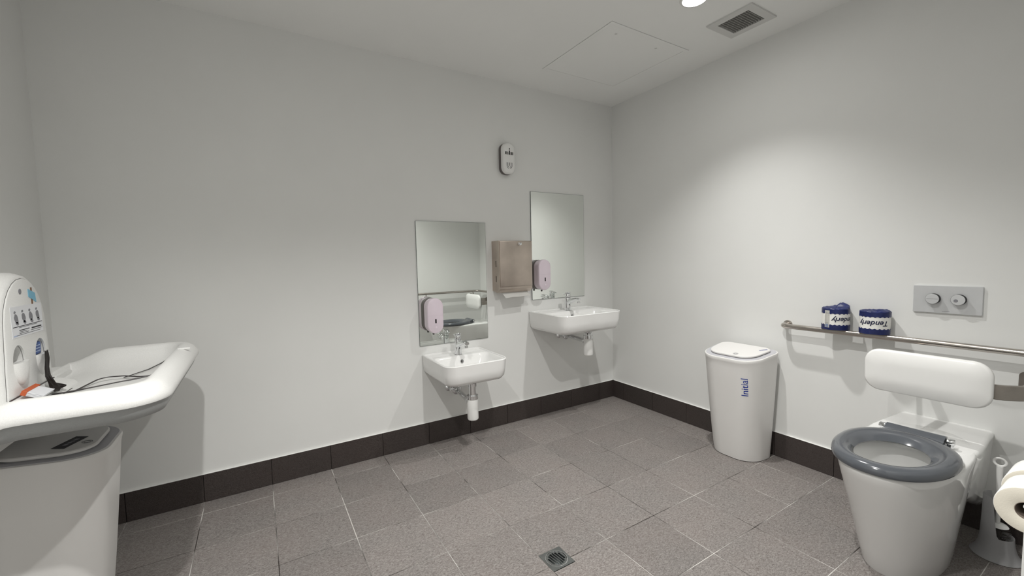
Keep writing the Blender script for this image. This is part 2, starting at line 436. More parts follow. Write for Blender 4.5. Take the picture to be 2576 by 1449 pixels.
# ------------------------------------------------------------------ floor drain
t = thing('floor_drain', 'square steel floor drain with round slotted grate', 'drain', ((DR[0] + DR[1]) / 2, (DR[2] + DR[3]) / 2, -.003))
a = (DR[1] - DR[0]) / 2
def disc_with_slots():
    b = bmesh.new()
    R0 = .0405; n = 6; sw = .0040; pitch = .0112
    # bars between the slots, clipped to the disc
    ysl = [(k - (n - 1) / 2) * pitch for k in range(n)]
    edges_ = [-R0] + [v for s in ysl for v in (s - sw / 1, s + sw / 1)] + [R0]
    for k in range(0, len(edges_), 2):
        y0, y1 = edges_[k], edges_[k + 1]
        m = 8
        top = []; bot = []
        for q in range(m + 1):
            y = y0 + (y1 - y0) * q / m
            top.append((math.sqrt(max(R0 ** 2 - y ** 2, 1e-9)), y)); bot.append((-math.sqrt(max(R0 ** 2 - y ** 2, 1e-9)), y))
        prism(top + bot[::-1], .0005, .0028, bm=b)
    # solid ends of each slot
    for s in ysl:
        L0 = math.sqrt(R0 ** 2 - (abs(s) + sw) ** 2)
        for sg in (-1, 1):
            xa = sg * (L0 - .0060); xb = sg * math.sqrt(R0 ** 2 - max(abs(s) - sw, 0) ** 2)
            pts = [(xa, s - sw), (xb, s - sw), (xb, s + sw), (xa, s + sw)]
            prism([(xa + sg * .003 * 0, s - sw), (xb, s - sw), (xb, s + sw), (xa, s + sw)], .0006, .0027, bm=b)
    return b
def square_round_hole(a, r, z0, z1, seg=48):
    b = bmesh.new(); out = []; inn = []
    for i in range(seg):
        th = 2 * PI * i / seg
        cth, sth = math.cos(th), math.sin(th); k = a / max(abs(cth), abs(sth))
        out.append((cth * k, sth * k)); inn.append((r * cth, r * sth))
    rings = [[(x, y, z0) for x, y in out], [(x, y, z1) for x, y in out], [(x, y, z1) for x, y in inn], [(x, y, z0) for x, y in inn]]
    loft(rings, False, False, b); return b
link('base_plate', square_round_hole(a, .0455, 0, .0032), STEELF, t, smooth=20)
link('rim_ring', lathe([(.0452, .002), (.0452, .0042), (.0438, .0048), (.0420, .0042), (.0418, .001)], 48, cap0=False, cap1=False), CHROME, t)
link('grate', disc_with_slots(), STEELF, t, smooth=0, rz=PI / 2 + 0.12)
link('sump', lathe([(.0450, .0016), (.0450, -.072), (.0440, -.0745), (.0435, -.0725), (.0435, .0016)], 32, cap0=False, cap1=False), STEELF, t)
link('sump_base', lathe([(.0450, -.0760), (.0450, -.0740)], 32), STEELF, t, smooth=0)

# ================================================================== BACK WALL
def mirror(x0, x1, z0, z1, label):
    t = thing('wall_mirror', label, 'mirror', ((x0 + x1) / 2, 0, z0))
    w_ = (x1 - x0) / 2; h = z1 - z0
    link('glass', box(-w_, w_, -.0065, -.0012, 0, h), GLASSE, t, smooth=0)
    link('silvering', box(-w_ + .0012, w_ - .0012, -.0071, -.0064, .0012, h - .0012), MIRROR, t, smooth=0)
mirror(-1.7135, -1.216, .654, 1.458, 'frameless wall mirror behind the lower, smaller basin')
mirror(-.8325, -.3215, .8945, 1.698, 'frameless wall mirror behind the higher, wider basin')

def make_basin(name, label, x0, x1, depth, ztop, trap, tapx, hgt=.135):
    cx = (x0 + x1) / 2; w_ = (x1 - x0) / 2
    t = thing(name, label, 'basin', (cx, 0, ztop))
    S = 8
    def ring(ins_s, ins_f, ins_b, z, rf, rb=.012):
        return [(x, y, z) for x, y in round_poly([(-w_ + ins_s, -ins_b), (-w_ + ins_s, -depth + ins_f), (w_ - ins_s, -depth + ins_f), (w_ - ins_s, -ins_b)], [rb, rf, rf, rb], S)]
    R = .068
    rings = [ring(.11, .15, .02, -hgt - .004, .045), ring(.045, .060, .003, -hgt, .055), ring(.022, .027, .001, -hgt + .010, .062), ring(.010, .012, 0, -hgt + .030, .066), ring(.004, .005, 0, -hgt * .45, .068), ring(.001, .001, 0, -.012, R), ring(.0, .0, 0, -.005, R), ring(.003, .003, .001, -.001, R - .003),
             ring(.008, .008, .006, 0, R - .006), ring(.010, .010, .018, -.0008, R - .008), ring(.0115, .0115, .022, -.004, R - .009), ring(.0125, .0125, .025, -.0072, R - .010)]
    # tap ledge, then the sunken bowl
    lb = .138
    rings += [ring(.015, .015, lb - .006, -.0085, R - .012, .03), ring(.018, .018, lb, -.012, R - .014, .045), ring(.028, .030, lb + .006, -.028, R - .02, .055), ring(.040, .045, lb + .016, -.070, R - .02, .055), ring(.075, .08, lb + .04, -.104, .06, .055), ring(.12, .13, lb + .08, -.113, .04, .04)]
    bowl = link('bowl', loft(rings), CERAM, t, smooth=50)
    ov = lathe([(.0125, 0), (.0125, .002), (.0095, .0028), (.009, .0)], 20, cap0=False, cap1=False)
    zc, yc = -.046, -lb - .0115
    nrm = Vector((0, -.95, .31)).normalized()
    hole = along(lathe([(.0092, -.075), (.0092, .02)], 20), (tapx - cx + .006, yc, zc), nrm)
    carve(bowl, [hole])
    link('overflow_ring', along(ov, (tapx - cx + .006, yc, zc), nrm), CHROME, t)
    link('waste', lathe([(.028, -.112), (.028, -.110), (.022, -.108), (.0, -.107)], 24, (trap[0] - cx, trap[1]), cap1=False), CHROME, t)
    # ---- mixer tap
    tx = tapx - cx; ty = -.106; z0 = -.0090
    body = bmesh.new()
    lathe([(.0265, z0), (.0265, z0 + .003), (.0235, z0 + .006), (.0225, z0 + .03), (.0215, z0 + .078), (.0222, z0 + .096), (.0215, z0 + .100), (.016, z0 + .102)], 28, (tx, ty), bm=body)
    tap = link('faucet', body, CHROME, t)
    sp = []
    for k in range(13):
        q = k / 12
        y = ty - .010 - .130 * q; z = z0 + .062 + .030 * math.sin(q * 1.9) + .003 * q
        hw = .0195 - .005 * q; hh = .021 - .0125 * q
        sp.append([(tx + hw * math.copysign(abs(math.cos(th)) ** .7, math.cos(th)), y, z + hh * math.copysign(abs(math.sin(th)) ** .7, math.sin(th))) for th in [2 * PI * i / 20 for i in range(20)]])
    link('spout', loft(sp), CHROME, tap)
    ye = ty - .126
    link('aerator', lathe([(.0115, z0 + .078), (.0115, z0 + .066), (.009, z0 + .065), (.0088, z0 + .07)], 20, (tx, ye)), CHROME, tap)
    lev = bmesh.new()
    lathe([(.020, z0 + .102), (.021, z0 + .107), (.021, z0 + .122), (.0195, z0 + .129), (.012, z0 + .133)], 28, (tx, ty), bm=lev)
    hb = box(-.0165, .0165, -.020, .040, -.005, .005, .003)
    xform(hb, Matrix.Translation((tx, ty, z0 + .134)) @ Matrix.Rotation(math.radians(-14), 4, 'X'))
    merge(lev, hb)
    link('lever', lev, CHROME, tap)
    link('indicator', along(lathe([(.0032, 0), (.0032, .001)], 10), (tx, ty - .0235, z0 + .045), (0, -1, 0)), DARKP, tap)
    # ---- bottle trap
    bx, by, zt, zb = trap[0] - cx, trap[1], trap[2] - ztop, trap[3] - ztop
    tr = link('bottle_trap', lathe([(.0335, zb + .004), (.0345, zb + .008), (.0345, zt - .004), (.033, zt)], 28, (bx, by)), PLAST, t)
    tr_in = lathe([(.026, zb), (.030, zb), (.0335, zb + .004)], 28, (bx, by))
    link('trap_cap', tr_in, PLAST, tr)
    nut = bmesh.new()
    def knurl(r, za, zb_, bm):
        n = 36
        rings = [[(bx + (r + (.0012 if i % 2 else 0)) * math.cos(2 * PI * i / n), by + (r + (.0012 if i % 2 else 0)) * math.sin(2 * PI * i / n), z) for i in range(n)] for z in (za, zb_)]
        loft(rings, bm=bm)
    knurl(.0345, zt - .001, zt + .022, nut)
    link('union_nut', nut, CHROME, tr, smooth=30)
    tail = bmesh.new()
    lathe([(.0215, zt + .02), (.0215, -hgt - .02), (.025, -hgt - .018), (.026, -hgt + .002)], 24, (bx, by), bm=tail)
    link('tailpipe', tail, CHROME, tr)
    k2 = bmesh.new(); knurl(.027, -hgt - .04, -hgt - .02, k2)
    link('upper_nut', k2, CHROME, tr, smooth=30)
    zo = zt - .022
    ex = trap[4] - cx
    link('outlet_pipe', tube([(bx - .01, by + .02, zo), (ex, -.004, zo)], .0165, 20), CHROME, tr)
    link('outlet_collar', along(lathe([(.021, -.0), (.022, .014), (.018, .018)], 24), (bx - .008, by + .026, zo), Vector((ex - bx, -by, 0))), CHROME, tr)
    link('wall_flange', along(lathe([(.034, 0), (.034, .002), (.031, .006), (.022, .012), (.018, .03)], 28), (ex, -.001, zo), (0, -1, 0)), CHROME, tr)
    # ---- stop valve
    vx, vz = trap[5] - cx, trap[6] - ztop
    va = bmesh.new()
    merge(va, along(lathe([(.024, 0), (.024, .003), (.018, .008), (.011, .012), (.011, .045), (.014, .048), (.014, .062), (.008, .064)], 22), (vx, -.001, vz), (0, -1, 0)))
    merge(va, along(lathe([(.008, 0), (.008, .02), (.012, .022), (.012, .034), (.009, .036)], 18), (vx + .008, -.036, vz - .002), (1, 0, -.15)))
    link('stop_valve', va, CHROME, t)
    link('supply_hose', tube(fillet([(vx, -.036, vz), (vx, -.036, vz + .06), (tx, ty, -hgt - .005)], .03), .005, 10), CHROME, t)
    return t
make_basin('wash_basin', 'small white ceramic wash basin mounted low on the wall', -1.702, -1.287, .425, .599, (-1.484, -.285, .345, .214, -1.463, -1.524, .350), -1.492)
make_basin('wash_basin', 'wide white ceramic wash basin mounted high near the corner', -.866, -.300, .415, .812, (-.534, -.285, .612, .486, -.508, -.585, .600), -.575, .140)

def soap(cx, zc, label):
    t = thing('soap_dispenser', label, 'soap dispenser', (cx, -.0071, zc))
    def stad(w_, h, y, seg=12):
        r = w_
        pts = []
        for k in range(seg + 1):
            th = PI * k / seg; pts.append((r * math.cos(th), y, h - r + r * math.sin(th)))
        for k in range(seg + 1):
            th = PI + PI * k / seg; pts.append((r * math.cos(th), y, -h + r + r * math.sin(th)))
        return pts
    link('back_plate', loft([stad(.052, .110, 0), stad(.053, .111, -.006), stad(.053, .111, -.022), stad(.051, .109, -.026)]), SIDEG, t)
    link('tank', loft([stad(.050, .108, -.026), stad(.051, .109, -.030), stad(.052, .110, -.058), stad(.0515, .1095, -.060)]), MAUVE, t)
    body = loft([stad(.0525, .1115, -.060), stad(.0535, .1125, -.063), stad(.0535, .1125, -.088), stad(.0515, .1105, -.095), stad(.047, .106, -.0985)])
    c = link('cover', body, MAUVE, t)
    link('window_slot', loft([[(x, -.0988, z) for x, z in rrect(-.0045, .0045, -.047, -.019, .004)], [(x, -.0975, z) for x, z in rrect(-.0045, .0045, -.047, -.019, .004)]]), BLACK, c, smooth=0)
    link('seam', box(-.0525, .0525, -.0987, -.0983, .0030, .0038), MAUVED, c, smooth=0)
    link('lock', along(lathe([(.007, 0), (.007, .0006), (.0055, .0008)], 14), (.002, -.0985, -.072), (0, -1, 0)), MAUVE, c)
    link('nozzle', lathe([(.006, -.124), (.007, -.110)], 12, (0, -.05)), DARKP, t)
soap(-1.637, .8555, 'pale mauve soap dispenser on the lower mirror')
soap(-.7825, 1.0825, 'pale mauve soap dispenser on the higher mirror beside the paper towel cabinet')

# ---- paper towel cabinet
TW0, TW1, TZ0, TZ1, TD = -1.166, -.894, .985, 1.331, .100
t = thing('towel_dispenser', 'worn stainless steel paper towel cabinet between the two mirrors', 'towel dispenser', ((TW0 + TW1) / 2, 0, TZ0))
w_ = (TW1 - TW0) / 2; h = TZ1 - TZ0
side = round_poly([(0, .0), (-TD + .03, -.016), (-TD, .008), (-TD, h), (0, h)], [.001, .008, .012, .006, .001], 4)
cab = link('cabinet', loft([[(x, y, z) for y, z in side] for x in (-w_, -w_ + .001, w_ - .001, w_)]), STEELD, t, smooth=30)
d = link('door', box(-w_ + .006, w_ - .0005, -TD - .0045, -TD + .001, .024, h - .003, .003), STEELD, t)
link('lock', along(lathe([(.011, 0), (.011, .004), (.008, .006), (.0075, .012), (.010, .013), (.010, .016), (.004, .018)], 20), (.030, -TD - .004, h - .022), (0, -1, 0)), CHROME, d)
carve(cab, [box(-w_ - .01, -w_ + .06, -.060, -.052, zz, zz + .042) for zz in (.060, .165)])
g = bmesh.new()
for k in range(26):
    x = -w_ + .018 + (2 * w_ - .03) * k / 25
    box(x, x + .0045, -TD - .0049, -TD - .0043, .028, .0295, bm=g)
link('perforation', g, BLACK, d, smooth=0)
# towel leaf poking out
pw = bmesh.new(); rings = []
for k, (yy, zz) in enumerate([(-.040, .02), (-.056, -.012), (-.070, -.024), (-.088, -.036), (-.102, -.050)]):
    rings.append([(-w_ + .030 + .004 * k + (2 * w_ - .05 - .004 * k) * q / 12, yy, zz + .0012 * math.sin(q * 1.1 + k) + .006 * k / 4 * (q / 12)) for q in range(13)])
b = loft(rings, False, False, closed=False); bmesh.ops.solidify(b, geom=b.faces[:], thickness=.0012)
o = link('paper_towel', b, PAPER); o.location = ((TW0 + TW1) / 2, 0, TZ0)
tag(o, 'white paper towel leaf poking out under the steel cabinet', 'paper towel')

# ---- air freshener
t = thing('air_freshener', 'white rounded air freshener unit high on the wall', 'air freshener', (-1.040, 0, 1.905))
def rr3(w0, h0, r, y): return [(x, y, z) for x, z in rrect(-w0, w0, -h0, h0, r, 8)]
link('back_shell', loft([rr3(.050, .104, .042, 0), rr3(.053, .107, .045, -.006), rr3(.053, .107, .045, -.030), rr3(.051, .105, .043, -.034)]), SIDEG, t)
c = link('cover', loft([rr3(.051, .106, .044, -.030), rr3(.0525, .107, .045, -.036), rr3(.051, .1055, .044, -.050), rr3(.046, .100, .040, -.057), rr3(.036, .09, .03, -.0595)]), PLAST, t)
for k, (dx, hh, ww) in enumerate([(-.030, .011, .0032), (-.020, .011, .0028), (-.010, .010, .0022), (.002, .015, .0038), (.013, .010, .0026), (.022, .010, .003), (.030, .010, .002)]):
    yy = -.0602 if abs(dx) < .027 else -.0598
    link('slot', loft([[(x, yy, z) for x, z in rrect(dx - ww, dx + ww, .023, .023 + 2 * hh, ww * .9, 3)], [(x, -.053, z) for x, z in rrect(dx - ww, dx + ww, .023, .023 + 2 * hh, ww * .9, 3)]]), BLACK, c, smooth=0)  # black insert, the dark inside the opening is painted as colour
link('sensor', box(-.001, .005, -.0601, -.056, .058, .068), BLACK, c, smooth=0)
for rr_ in (.021, .0125):
    for sg in (-1, 1):
        pts = [(sg * rr_, -.059, -.030)] + [(sg * rr_ * math.cos(th), -.059, -.052 - rr_ * math.sin(th) * .9) for th in [.05 + 1.25 * k / 8 for k in range(9)]]
        link('speaker_slit', tube(pts, .0016, 6), BLACK, c)
link('speaker_slit', box(-.0018, .0018, -.0603, -.056, -.052, -.030), BLACK, c, smooth=0)

# ================================================================== BINS
def make_bin(loc, rz, label, rim_mat, text_front, sticker):
    t = thing('sanitary_bin', label, 'bin', loc, rz)
    SEG = 10
    def outline(wb, d, z, slope=0.0, ins=0.0, rf=.105):
        k = ins
        P = round_poly([(-wb / 2 + k, -k), (-wb * .45 + k, -d + k), (wb * .45 - k, -d + k), (wb / 2 - k, -k)], [max(.02, .060 - k * .4), rf - k * .6, rf - k * .6, max(.02, .060 - k * .4)], SEG)
        out = []
        for x, y in P:
            # sides pinch in towards the back, front bows out a little
            bow = .012 * (1 - (2 * x / wb) ** 2) * (1 if y < -d * .55 else 0)
            y2 = y - bow * smooth01((-y - d * .55) / (d * .3))
            out.append((x, y2, z + slope * (-y2)))
        return out
    TOPW, TOPD, BW, BD, ZT = .372, .272, .300, .212, .640
    SL = -.125
    prof = [(0, 0), (.012, .006), (.30, .35), (.72, .80), (.985, 1.0)]
    def dims(z):
        f = max(0, min(1, z / ZT)) ** .85
        return BW + (TOPW - BW) * f, BD + (TOPD - BD) * f
    rings = [outline(BW - .012, BD - .008, 0)]
    for z in (.004, .02, .05, .09, .13, .17, .22, .27, .31, .35, .37, .39, .41, .43, .45, .47, .49, .51, .53, .55, .57):
        a_, d_ = dims(z); rings.append(outline(a_, d_, z))
    a_, d_ = dims(.60)
    ZR = ZT
    rings.append(outline(TOPW - .004, TOPD - .003, ZR - .022, SL))
    rings.append(outline(TOPW, TOPD, ZR - .008, SL))
    rings.append(outline(TOPW, TOPD, ZR - .002, SL, .002))
    rings.append(outline(TOPW, TOPD, ZR, SL, .006))
    body = link('body', loft(rings), PLASTB, t, smooth=35)
    link('rim_inlay', loft([outline(TOPW, TOPD, ZR - .001, SL, .007), outline(TOPW, TOPD, ZR + .0012, SL, .008)]), rim_mat, t, smooth=30)
    def lidring(ins, z): return outline(TOPW, TOPD, z, SL, ins, .10)
    lid = link('lid', loft([lidring(.042, ZR + .001), lidring(.042, ZR + .005), lidring(.033, ZR + .0065), lidring(.0325, ZR + .013), lidring(.036, ZR + .0155)]), PLASTB, t, smooth=30)
    zl = ZR + .0158
    def onlid(u, v, d=.0): return (u, v, zl + d + SL * (-v))
    MK = (.035, -.222) if text_front else (-.055, -.222)
    ringb = bmesh.new()
    for r0 in (.0135, .0085):
        loft([[(*(onlid(MK[0] + r * math.cos(2 * PI * i / 24), MK[1] + r * math.sin(2 * PI * i / 24), dz)),) for i in range(24)] for r, dz in ((r0, 0), (r0, .0005), (r0 - .0016, .0005), (r0 - .0016, 0))], False, False, ringb)
    link('touch_mark', ringb, INKG, lid, smooth=0)
    # small lettering on the lid
    tb = text_mesh('Initial', .021, offset=.0002)
    if text_front:
        M = Matrix.Rotation(math.radians(55), 4, 'Z')
        warp(tb, lambda v: (lambda q: onlid(q.x + .118, q.y - .085, .0003))(M @ v))
        link('lid_lettering', thicken(tb, .0003), INKI, lid, smooth=0)
    else:
        M = Matrix.Rotation(math.radians(-90), 4, 'Z')
        warp(tb, lambda v: (lambda q: onlid(q.x * .9 + .095, q.y - .075, .0003))(M @ v))
        link('lid_lettering', thicken(tb, .0003), INKK, lid, smooth=0)
    if text_front:
        # vertical lettering wrapped on the front
        tb = text_mesh('Initial', .050, offset=.0001)
        for _ in range(2): bmesh.ops.subdivide_edges(tb, edges=[e for e in tb.edges if e.calc_length() > .005], cuts=2)
        def surf(s, z):
            a1, d1 = dims(z)
            P = outline(a1, d1, z); n = len(P)
            # polyline of the front half, arc length measured from the front middle
            pts = [Vector(p) for p in P]
            fr = [p for p in pts if p.y < -.03]; fr.sort(key=lambda p: math.atan2(p.x, -p.y - d1 * .3))
            acc = [0.0]
            for p, q in zip(fr, fr[1:]): acc.append(acc[-1] + (q - p).length)
            mid = acc[-1] / 2; s += mid
            for i in range(len(fr) - 1):
                if acc[i] <= s <= acc[i + 1]:
                    q = (s - acc[i]) / max(1e-9, acc[i + 1] - acc[i]); p = fr[i].lerp(fr[i + 1], q)
                    nr = (fr[i + 1] - fr[i]).cross(Vector((0, 0, 1))).normalized()
                    return p + nr * .0012
            return fr[-1]
        warp(tb, lambda v: surf(.112 - v.y, .452 + v.x))
        link('lettering', tb, INKI, body, smooth=0)
    if sticker:
        c0, c1 = Vector((-.100, -.165)), Vector((.002, -.196)); dv = (c1 - c0).normalized(); nv = Vector((-dv.y, dv.x))
        def strip(a0, a1, h0, h1, d0, d1, bm=None):
            L_ = (c1 - c0).length
            Q = [c0 + dv * L_ * a + nv * h for a, h in ((a0, h0), (a1, h0), (a1, h1), (a0, h1))]
            return loft([[onlid(q.x, q.y, d0) for q in Q], [onlid(q.x, q.y, d1) for q in Q]], bm=bm)
        link('label_strip', strip(0, 1, -.017, .017, .0001, .0007), INKK, lid, smooth=0)
        g = bmesh.new()
        for a0, a1 in ((.22, .36), (.40, .50), (.54, .62), (.66, .80)): strip(a0, a1, -.006, .004, .0007, .0009, g)
        link('label_print', g, INKG, lid, smooth=0)
    return t
make_bin((-.022, -1.188, 0), -PI / 2, 'white sanitary bin with blue vertical lettering against the toilet wall', BINRIM, True, False)
make_bin((XL + .042, -.640, 0), PI / 2, 'white sanitary bin with a dark lid sticker under the changing table', BINRIM, False, True)

# ================================================================== TOILET
TY = -2.038
t = thing('toilet', 'white back-to-wall toilet with an open slate grey seat', 'toilet', (0, TY, 0), -PI / 2)
# local: wall at y=0, front is -y, width along x
def egg(hw, front, back, z, n=48, sq=2.35):
    """egg plan: front (nose) at y=-front, back at y=-back, half-width hw"""
    out = []; yc = -(back + (front - back) * .46)
    for i in range(n):
        th = 2 * PI * i / n
        c_, s_ = math.cos(th), math.sin(th)
        x = hw * math.copysign(abs(c_) ** (2 / sq), c_)
        if s_ >= 0: y = yc + (-back - yc) * abs(s_) ** (2 / sq)
        else: y = yc - (front + yc) * abs(s_) ** (2 / 2.05)
        out.append((x, y, z))
    return out
ZR = .445
rings = [egg(.116, .660, .22, 0), egg(.119, .665, .22, .01), egg(.128, .692, .215, .08), egg(.142, .736, .20, .19), egg(.158, .788, .18, .31), egg(.169, .832, .17, .405), egg(.172, .842, .165, .430), egg(.171, .842, .165, .440), egg(.166, .837, .17, ZR),
         egg(.130, .797, .40, ZR), egg(.123, .790, .407, .438), egg(.119, .784, .411, .40), egg(.106, .757, .425, .33), egg(.078, .66, .44, .27), egg(.058, .61, .445, .22), egg(.048, .59, .45, .20)]
pan = loft(rings)
# rear part running back to the wall
def rear(hw, y0, y1, z): return [(x, y, z) for x, y in round_poly([(-hw, y1), (-hw, y0), (hw, y0), (hw, y1)], [.001, .001, .012, .012][:4] if False else .008, 4)]
rb = bmesh.new()
def rsec(v, hw, zb, zt):
    P = round_poly([(-hw * .86, zb), (hw * .86, zb), (hw, zt), (-hw, zt)], [.03, .03, .014, .014], 4)
    return [(x, -v, z) for x, z in P]
loft([rsec(.0, .148, .105, .440), rsec(.02, .150, .110, .441), rsec(.10, .155, .145, .4425), rsec(.20, .163, .19, .444), rsec(.30, .168, .235, .4455), rsec(.395, .166, .26, .4458)], bm=rb)
merge(pan, rb)
p_ = link('pan', pan, CERAM, t, smooth=50)
link('water', loft([[(x * .97, y, z) for x, y, z in egg(.064, .615, .447, .234)], [(x * .97, y, z) for x, y, z in egg(.064, .615, .447, .2345)]]), WATER, t)
# seat ring
def seat_ring():
    n = 64; b = bmesh.new(); rings = []
    prof = [(0.03, .449), (0.0, .456), (.04, .469), (.16, .478), (.38, .4835), (.62, .481), (.84, .470), (1.0, .456), (.97, .451), (.85, .449)]
    O = egg(.172, .854, .385, 0, n, 2.2); I = egg(.100, .786, .492, 0, n, 2.05)
    for q, z in prof: rings.append([(o[0] + (i[0] - o[0]) * q, o[1] + (i[1] - o[1]) * q, z) for o, i in zip(O, I)])
    rings.append(rings[0]); return loft(rings, False, False)
b = seat_ring(); bmesh.ops.remove_doubles(b, verts=b.verts[:], dist=1e-5)
s = link('seat', b, SEAT, t, smooth=60)
hb = [[(x, y, z) for y, z in round_poly([(-.425, .450), (-.372, .450), (-.366, .488), (-.382, .4915), (-.425, .474)], .005, 4)] for x in (-.088, -.085, .085, .088)]
link('hinge_bar', loft(hb), SEAT, s)
for sg in (-1, 1):
    b = along(lathe([(.010, 0), (.0125, .002), (.0125, .020), (.010, .023)], 20), (sg * .089, -.380, .474), (sg, 0, 0))
    lathe([(.013, .445), (.013, .450), (.010, .453), (.010, .474)], 18, (sg * .100, -.380), bm=b)
    link('hinge', b, CHROME, s)
link('buffer', box(-.012, .012, -.825, -.81, .444, .452, .002), SEAT, s)

# ---- flush plate
t = thing('flush_plate', 'rectangular satin flush plate with two round buttons above the backrest', 'flush plate', (0, -2.0265, .982), -PI / 2)
link('plate', loft([rr3(.1085, .061, .003, 0), rr3(.1085, .061, .003, -.009), rr3(.1070, .0595, .003, -.0105)]), SATIN, t, smooth=30)
for k, dx in enumerate((-.040, .040)):
    bt = link('button', along(lathe([(.0225, .0225), (.0215, .0240), (.012, .0242), (0, .0242)], 36, cap0=False, cap1=False), (dx, -.0103, .003), (0, -1, 0)), SATIN, t)
    link('button_sleeve', along(lathe([(.0228, 0), (.0228, .0225), (.0222, .0228)], 36, cap0=False, cap1=False), (dx, -.0103, .003), (0, -1, 0)), BLACKG, bt)
    if k == 0: link('dividing_line', box(dx - .019, dx + .019, -.0348, -.0343, .0024, .0036), INKG, bt, smooth=0)
    else: link('half_flush_mark', along(lathe([(.007, 0), (.007, .0005)], 18), (dx - .006, -.0343, -.001), (0, -1, 0)), INKG, bt, smooth=0)
link('maker_mark', box(-.012, .012, -.0108, -.0104, -.052, -.0505), INKG, t, smooth=0)

# ---- backrest
t = thing('padded_backrest', 'white padded backrest on a steel bracket above the toilet', 'backrest', (0, -2.042, .697), -PI / 2)
def pr_(w0, h0, r, y, bow=0): return [(x, y - bow * (1 - (x / w0) ** 2), z) for x, z in rrect(-w0, w0, -h0, h0, r, 10)]
link('pad', loft([pr_(.182, .083, .050, -.316), pr_(.187, .0875, .054, -.319), pr_(.1885, .089, .055, -.330), pr_(.1865, .087, .054, -.339), pr_(.180, .081, .05, -.344, .001), pr_(.12, .03, .025, -.3465, .002)]), PAD, t, smooth=60)
link('rear_board', loft([pr_(.180, .081, .050, -.309), pr_(.183, .084, .051, -.317)]), DARKP, t)
P = fillet([(-.15, -.300, -.020), (.200, -.300, -.020), (.250, -.250, -.020), (.252, -.002, -.020)], .05, 6)
def flatbar(P, hh, tt):
    rings = []
    for i, p in enumerate(P):
        d_ = (P[min(i + 1, len(P) - 1)] - P[max(i - 1, 0)]).normalized(); n_ = Vector((-d_.y, d_.x, 0))
        rings.append([p + n_ * tt + Vector((0, 0, hh)), p - n_ * tt + Vector((0, 0, hh)), p - n_ * tt - Vector((0, 0, hh)), p + n_ * tt - Vector((0, 0, hh))])
    return loft(rings)
b = flatbar(P, .027, .009); bevel(b, .003, 1, [e for e in b.edges if e.calc_face_angle(0) > .8])
br = link('bracket_bar', b, BRKT, t, smooth=30)
link('support_arm', flatbar([Vector((-.10, -.295, -.020)), Vector((-.10, -.002, -.020))], .022, .008), BRKT, t, smooth=0)
for dx in (.246, -.10):
    link('wall_plate', loft([[(dx + x, 0, z - .028) for x, z in rrect(-.046, .046, -.040, .040, .016)], [(dx + x, -.006, z - .028) for x, z in rrect(-.046, .046, -.040, .040, .016)]]), BRKT, t, smooth=30)

# ---- grab rail
RZ = .7955; RX = -.076; RR = .0138; RYN = YN + .076
t = thing('grab_rail', 'long satin steel grab rail bending round the toilet corner', 'grab rail', (0, 0, 0))
P = fillet([(-.004, -1.385, RZ), (RX, -1.385, RZ), (RX, RYN, RZ), (-1.02, RYN, RZ), (-1.02, YN + .004, RZ)], .052, 10)
link('tube', tube(P, RR, 20), STEEL, t)
link('wall_flange', along(lathe([(.024, 0), (.024, .004), (.022, .0065), (.0145, .008)], 28), (-.0005, -1.385, RZ), (-1, 0, 0)), STEEL, t)
link('wall_flange', along(lathe([(.036, 0), (.036, .004), (.033, .0065), (.0145, .008)], 28), (-1.02, YN + .0005, RZ), (0, 1, 0)), STEEL, t)
for x in (-.80, -.15):
    link('support_post', tube(fillet([(x, RYN, RZ - .01), (x, RYN, RZ - .065), (x, YN + .003, RZ - .065)], .03), .007, 12), STEEL, t)
    link('wall_flange', along(lathe([(.03, 0), (.03, .004), (.027, .006), (.008, .007)], 24), (x, YN + .0005, RZ - .065), (0, 1, 0)), STEEL, t)

